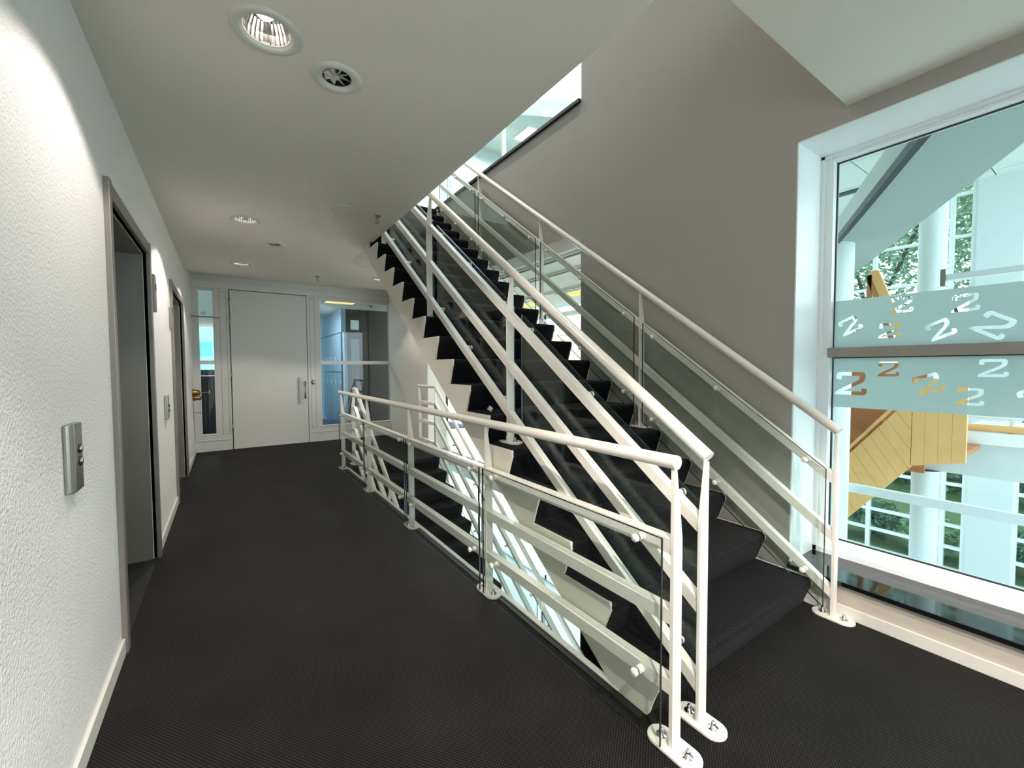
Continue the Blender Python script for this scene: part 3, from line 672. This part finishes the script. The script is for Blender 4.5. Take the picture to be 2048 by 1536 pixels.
# ------------------------------------------------------------ atrium
struct(MB().box(XR_+.3, 11.0, -6, 12, -3.70, -3.62).build('floor_atrium', 'pale_floor'))
struct(MB().box(-4, XR_+.3, -3, 9.5, -3.72, -3.63).build('floor_lower', 'carpet'))
# bridge soffit, level slab running diagonally above the window
def bridge_pts(z):
    k = (z-HC)/(4-HC)
    return [(15.276*k, 4.666*k), (8.213*k, .913*k), (8.213*k-.70, .913*k-.37), (7.208*k-.30, 1.581*k-.16), (7.208*k, 1.581*k), (11.477*k, 3.835*k), (15.4*k, 5.90*k)]
b = thing('atrium_bridge', 'pale flat underside of a bridge crossing diagonally outside the big window', 'bridge', (5.5, 1.2, 2.62))
BZ = 2.62; BK = (BZ-HC)/(4-HC)
MB().prism(bridge_pts(BZ), BZ, BZ+.30, 'z').build('deck', 'bridge_paint', b)
e0, e1 = Vector((7.208*BK-.3, 1.581*BK-.16, 0)), Vector((15.4*BK, 5.9*BK, 0))
dd = (e1-e0).normalized(); nn = Vector((-dd.y, dd.x, 0))
MB().add([e0+nn*.02+Vector((0, 0, BZ-.02)), e1+nn*.02+Vector((0, 0, BZ-.02)), e1+nn*.06+Vector((0, 0, BZ-.02)), e0+nn*.06+Vector((0, 0, BZ-.02)), e0+nn*.02+Vector((0, 0, BZ+.04)), e1+nn*.02+Vector((0, 0, BZ+.04)), e1+nn*.06+Vector((0, 0, BZ+.04)), e0+nn*.06+Vector((0, 0, BZ+.04))], [(0, 1, 2, 3), (4, 7, 6, 5), (0, 4, 5, 1), (1, 5, 6, 2), (2, 6, 7, 3), (3, 7, 4, 0)]).build('edge_strip', 'groove', b)
# atrium ceiling tiles with slot light
AC = 4.55
ca = MB().box(3.1, 11.2, -1.0, 2.6, AC, AC+.1).box(4.7, 11.2, 2.6, 6.3, AC, AC+.1).build('ceiling_atrium', 'groove')
struct(ca, 'pale tiled ceiling high over the atrium')
tx = [3.6, 4.8, 6.0, 7.15, 8.3, 9.45, 10.6, 11.2]; ty = [-1.0, .2, 1.4, 2.6, 3.8, 5.0, 6.3]
for a, b_ in zip(tx[:-1], tx[1:]):
    for p, q in zip(ty[:-1], ty[1:]):
        if p < 2.5 or a > 4.7: MB().box(a+.008, b_-.008, p+.008, q-.008, AC-.012, AC-.0005).build('tile', 'tile_ceiling', ca)
t = thing('slot_light', 'dark linear slot fitting in the atrium ceiling, upper left of the big window', 'ceiling light', (9.6, 3.8, AC))
MB().box(9.55, 9.72, 2.62, 5.2, AC-.03, AC-.0125).build('slot', 'groove', t)
MB().box(9.73, 9.80, 2.62, 5.2, AC-.05, AC-.0125).build('lip', 'white_paint', t)
t = thing('atrium_smoke_detector', 'small smoke detector on the atrium ceiling below the slot light', 'smoke detector', (10.5, 3.15, AC))
MB().lathe([(.10, -.013), (.10, -.02), (.05, -.03), (.05, -.10), (.03, -.12), (0, -.12)], (10.5, 3.15, AC), 'z', 16).build('body', 'steel', t)
MB().lathe([(.052, -.05), (.052, -.08)], (10.5, 3.15, AC), 'z', 16).build('vent_ring', 'groove', t)
# columns
tag(MB().lathe([(.2, -3.62), (.2, BZ-.002)], (5.5, 1.885, 0), 'z', 40).build('round_column', 'pale_panel'), 'round white column at the left edge of the big window', 'column', 'round atrium columns')
tag(MB().lathe([(.145, -3.62), (.145, -.125)], (8., 1.575, 0), 'z', 40).build('round_column', 'pale_panel'), 'round white column under the white walkway, behind the wooden stair', 'column', 'round atrium columns')
tag(MB().lathe([(.145, .32), (.145, AC-.002)], (8., 1.578, 0), 'z', 40).build('round_column', 'pale_panel'), 'round white column above the frosted band, rising to the bridge', 'column', 'round atrium columns')
# tie bars
for z0, z1, y0, lab in ((-.05, .04, 1.72, 'lower pale blue tie bar fixed to the left column, below the wooden stair'), (2.11, 2.165, 1.005, 'upper pale blue tie bar above the frosted band')):
    t = thing('tie_bar', lab, 'bar', (5.6, y0, z0), 'pale tie bars')
    MB().box(5.57, 5.63, -2.2, y0, z0, z1).build('bar', 'window_paint', t, bevel=.004)
    MB().box(5.56, 5.64, y0, y0+.035, z0-.05, z1+.05).build('end_bracket', 'steel', t)
# white walkway
t = thing('atrium_walkway', 'white curved walkway edge beyond the wooden stair', 'walkway', (8.6, 0, 0))
MB().prism([(7.98, 1.79), (7.98, .9), (8.05, -1.2), (8.2, -2.6), (9.6, -2.6), (9.6, 1.79)], -.12, .315, 'z').build('deck', 'pale_panel', t)
MB().prism([(7.90, 1.30), (7.92, .8), (7.98, -1.2), (8.1, -2.6), (9.6, -2.6), (9.6, 1.3)], .3155, .47, 'z').build('kerb', 'window_paint', t)
MB().tube([(7.95, 1.30, .52), (8.0, -1.2, .52), (8.14, -2.5, .52)], .045, 10).build('wood_rail', 'wood', t)
MB().tube([(7.95, 1.30, .66), (8.0, -1.2, .66), (8.14, -2.5, .66)], .018, 8).build('white_rail', 'window_paint', t)
for y in (.82, .1, -.7, -1.5): MB().box(7.99, 8.03, y-.02, y+.02, .47, 1.3).build('baluster', 'window_paint', t)
# wooden stair
t = thing('wooden_staircase', 'light wooden staircase with plank balustrade in the atrium', 'staircase', (7., 1.6, 0))
for k in range(4):
    y0 = 1.044+k*.116; y1 = y0+.114
    zb = .198+(y0-1.044)*-.255; zb2 = .198+(y1-1.044)*-.255
    MB().prism([(y0, zb), (y1, zb2), (y1, 1.16), (y0, 1.16)], 6.97, 7.03, 'x').build('plank', 'wood', t)
sl = (-.76-.083)/(2.133-1.495)
def clip_y(poly, ymin):
    out = []
    for p, q in zip(poly, poly[1:]+poly[:1]):
        if p[0] >= ymin: out.append(p)
        if (p[0]-ymin)*(q[0]-ymin) < 0:
            t_ = (ymin-p[0])/(q[0]-p[0]); out.append((ymin, p[1]+t_*(q[1]-p[1])))
    return out
zlo = lambda y, o: .083+(y-1.495)*sl+o
def meet(c, o, m_=1.55): y = (.083-1.495*sl+o+m_*c)/(m_-sl); return (y, m_*(y-c))
for k in range(17):
    c0 = .54+k*.16; c1_ = c0+.157
    q = clip_y([meet(c0, 0), meet(c1_, 0), meet(c1_, .88), meet(c0, .88)], 1.512)
    if len(q) > 2: MB().prism(q, 6.97, 7.03, 'x').build('plank', 'wood', t)
MB().prism([(1.512, 1.0), (2.75, 1.0+1.24*sl), (2.75, 1.05+1.24*sl), (1.512, 1.05)], 6.95, 7.05, 'x').build('cap_rail', 'wood', t)
for k in range(6):
    y = 1.6+k*.22; z = .55-k*.25; MB().box(7.06, 8.0, y, y+.3, z, z+.04).build('tread', 'wood_dark', t)
MB().box(7.55, 7.6, 1.50, 2.9, -.1, 1.35).build('back_panel', 'wood_dark', t)
MB().box(7.04, 7.9, 1.06, 1.5, .25, .31).build('landing', 'wood_dark', t)
for (a, b_, q, mm) in (((1.42, 1.5), (1.78, 2.55), .10, 'wood'), ((1.56, 1.5), (1.86, 2.5), .05, 'wood_dark'), ((1.86, 1.5), (1.84, 2.5), .05, 'wood_dark')):
    MB().prism([(a[0]+.1, a[1]), (a[0]+.1+q, a[1]), (b_[0]+.1+q, b_[1]), (b_[0]+.1, b_[1])], 6.98, 7.03, 'x').build('upper_brace', mm, t)
# facade
ft = thing('window_7', '', 'window', (11, 2, 0)); del ft['category']; struct(ft, 'gridded white glass facade of the atrium')
VY = [-2.4, -1.2, -.1, 1.05, 1.64, 1.92, 3.01, 4.1, 5.2, 6.3]
HZ = [-2.46, -2.05, -1.64, -1.26, -.87, -.48, -.1, .6, 1.36, 2.11, 2.87, 3.63, 4.38]
for y in VY: MB().box(10.96, 11.06, y-.032, y+.032, -2.6, 4.55).build('mullion', 'window_paint', ft)
for z in HZ: MB().box(10.97, 11.05, -2.4, 6.3, z-.026, z+.026).build('transom', 'window_paint', ft)
MB().box(10.9, 11.1, 1.07, 1.60, -3.62, 4.55).build('pier', 'pale_panel', ft)
MB().box(10.93, 10.95, 1.585, 1.597, -3.62, 4.55).build('pier_joint', 'groove', ft)
MB().box(10.95, 11.1, -2.4, 6.3, -3.62, -2.49).build('plinth', 'groove', ft)
for a, b_ in zip(VY[:-1], VY[1:]):
    if a == 1.05: continue
    for p, q in zip(HZ[:-1], HZ[1:]):
        if b_ < .5 or a > 4: continue
        MB().box(11.0, 11.006, a+.033, b_-.033, p+.027, q-.027).build('pane', 'far_glass', ft)

# outside: ground, trees, shrubs
struct(MB().prism([(11.1, -3.62), (11.1, -2.55), (12.2, -2.5), (16, -1.0), (30, .5), (30, -3.7)], -12, 22, 'y').build('ground', 'soil'), 'green bank outside the facade')
def foliage(centre, rad, n, size):
    v = []; f_ = []
    for i in range(n):
        d = Vector((random.gauss(0, 1), random.gauss(0, 1), random.gauss(0, 1))).normalized()*random.random()**.45
        p = Vector((centre[0]+d.x*rad[0], centre[1]+d.y*rad[1], centre[2]+d.z*rad[2]))
        a = Vector((random.gauss(0, 1), random.gauss(0, 1), random.gauss(0, .6))).normalized(); b = a.cross(Vector((random.random(), random.random(), random.random()))).normalized()
        s = size*random.uniform(.6, 1.4); k = len(v)
        v += [p+a*s, p+b*s*.45, p-a*s, p-b*s*.45]; f_.append((k, k+1, k+2, k+3))
    return MB().add(v, f_)
TR = [(15.5, 4.2, 5.2, 'leaf_b', 'tree with forked trunk left of the upper column'), (16.5, 1.2, 5.6, 'leaf_b', 'tall dark tree behind the white pier'), (17.5, 7.2, 5.5, 'leaf_a', 'leafy tree at the far left outside the facade'), (15.0, -1.6, 5.0, 'leaf_a', 'leafy tree at the right outside the facade'), (19.5, 3.0, 6.5, 'leaf_a', 'pale green tree farther back outside the facade')]
for (x, y, z, lm, lab) in TR:
    t = thing('leafy_tree', lab, 'tree', (x, y, -1.2), 'trees outside the facade')
    MB().tube([(x, y, -1.4), (x+.1, y+.05, 1.2), (x-.1, y+.1, 2.6)], .09, 8).build('trunk', 'bark', t)
    for s in (-1, 1): MB().tube([(x-.1, y+.1, 2.5), (x+.3*s, y+.5*s, 3.9), (x+.5*s, y+1.2*s, 5.6)], .045, 6).build('branch', 'bark', t)
    foliage((x, y, z), (1.9, 2.4, 3.2), 6500, .075).build('foliage', lm, t, kind='stuff')
for i in range(9):
    y = -1.6+i*.95; x = 11.65+(i % 2)*.25
    t = thing('shrub', '%s shrub from the right on the bank outside the facade, low and %s green' % ((['first']+ORD[1:])[i], ['light', 'dark'][i % 2]), 'shrub', (x, y, -2.5), 'shrubs outside the facade')
    MB().tube([(x, y, -2.5), (x, y+.02, -2.0)], .03, 6).build('stem', 'bark', t)
    foliage((x, y, -2.05), (.45, .47, .45), 1300, .055).build('foliage', 'leaf_a' if i % 2 == 0 else 'leaf_b', t, kind='stuff')
tag(foliage((14.6, 2.2, -.9), (1.0, 6., 1.3), 9000, .10).build('hedge', 'leaf_b'), 'dense dark hedge on the bank behind the shrubs', 'hedge')

for (x, y, z, e, c_) in ((1.2, 9.6, 2.5, 13, (.80, .90, 1)), (-.2, 11.2, 2.4, 8, (.9, .97, 1)), (4.6, 6.2, 2.45, 25, (1, .95, .85)), (4.3, 6.6, 5.6, 40, (1, .95, .88))):  # area lamps without fittings, added to brighten the rooms beyond
    L = bpy.data.lights.new('office_fill_lamp', 'AREA'); L.shape = 'SQUARE'; L.size = .5; L.energy = e; L.color = c_
    o = bpy.data.objects.new('office_fill_lamp', L); COL.objects.link(o); o.location = (x, y, z)
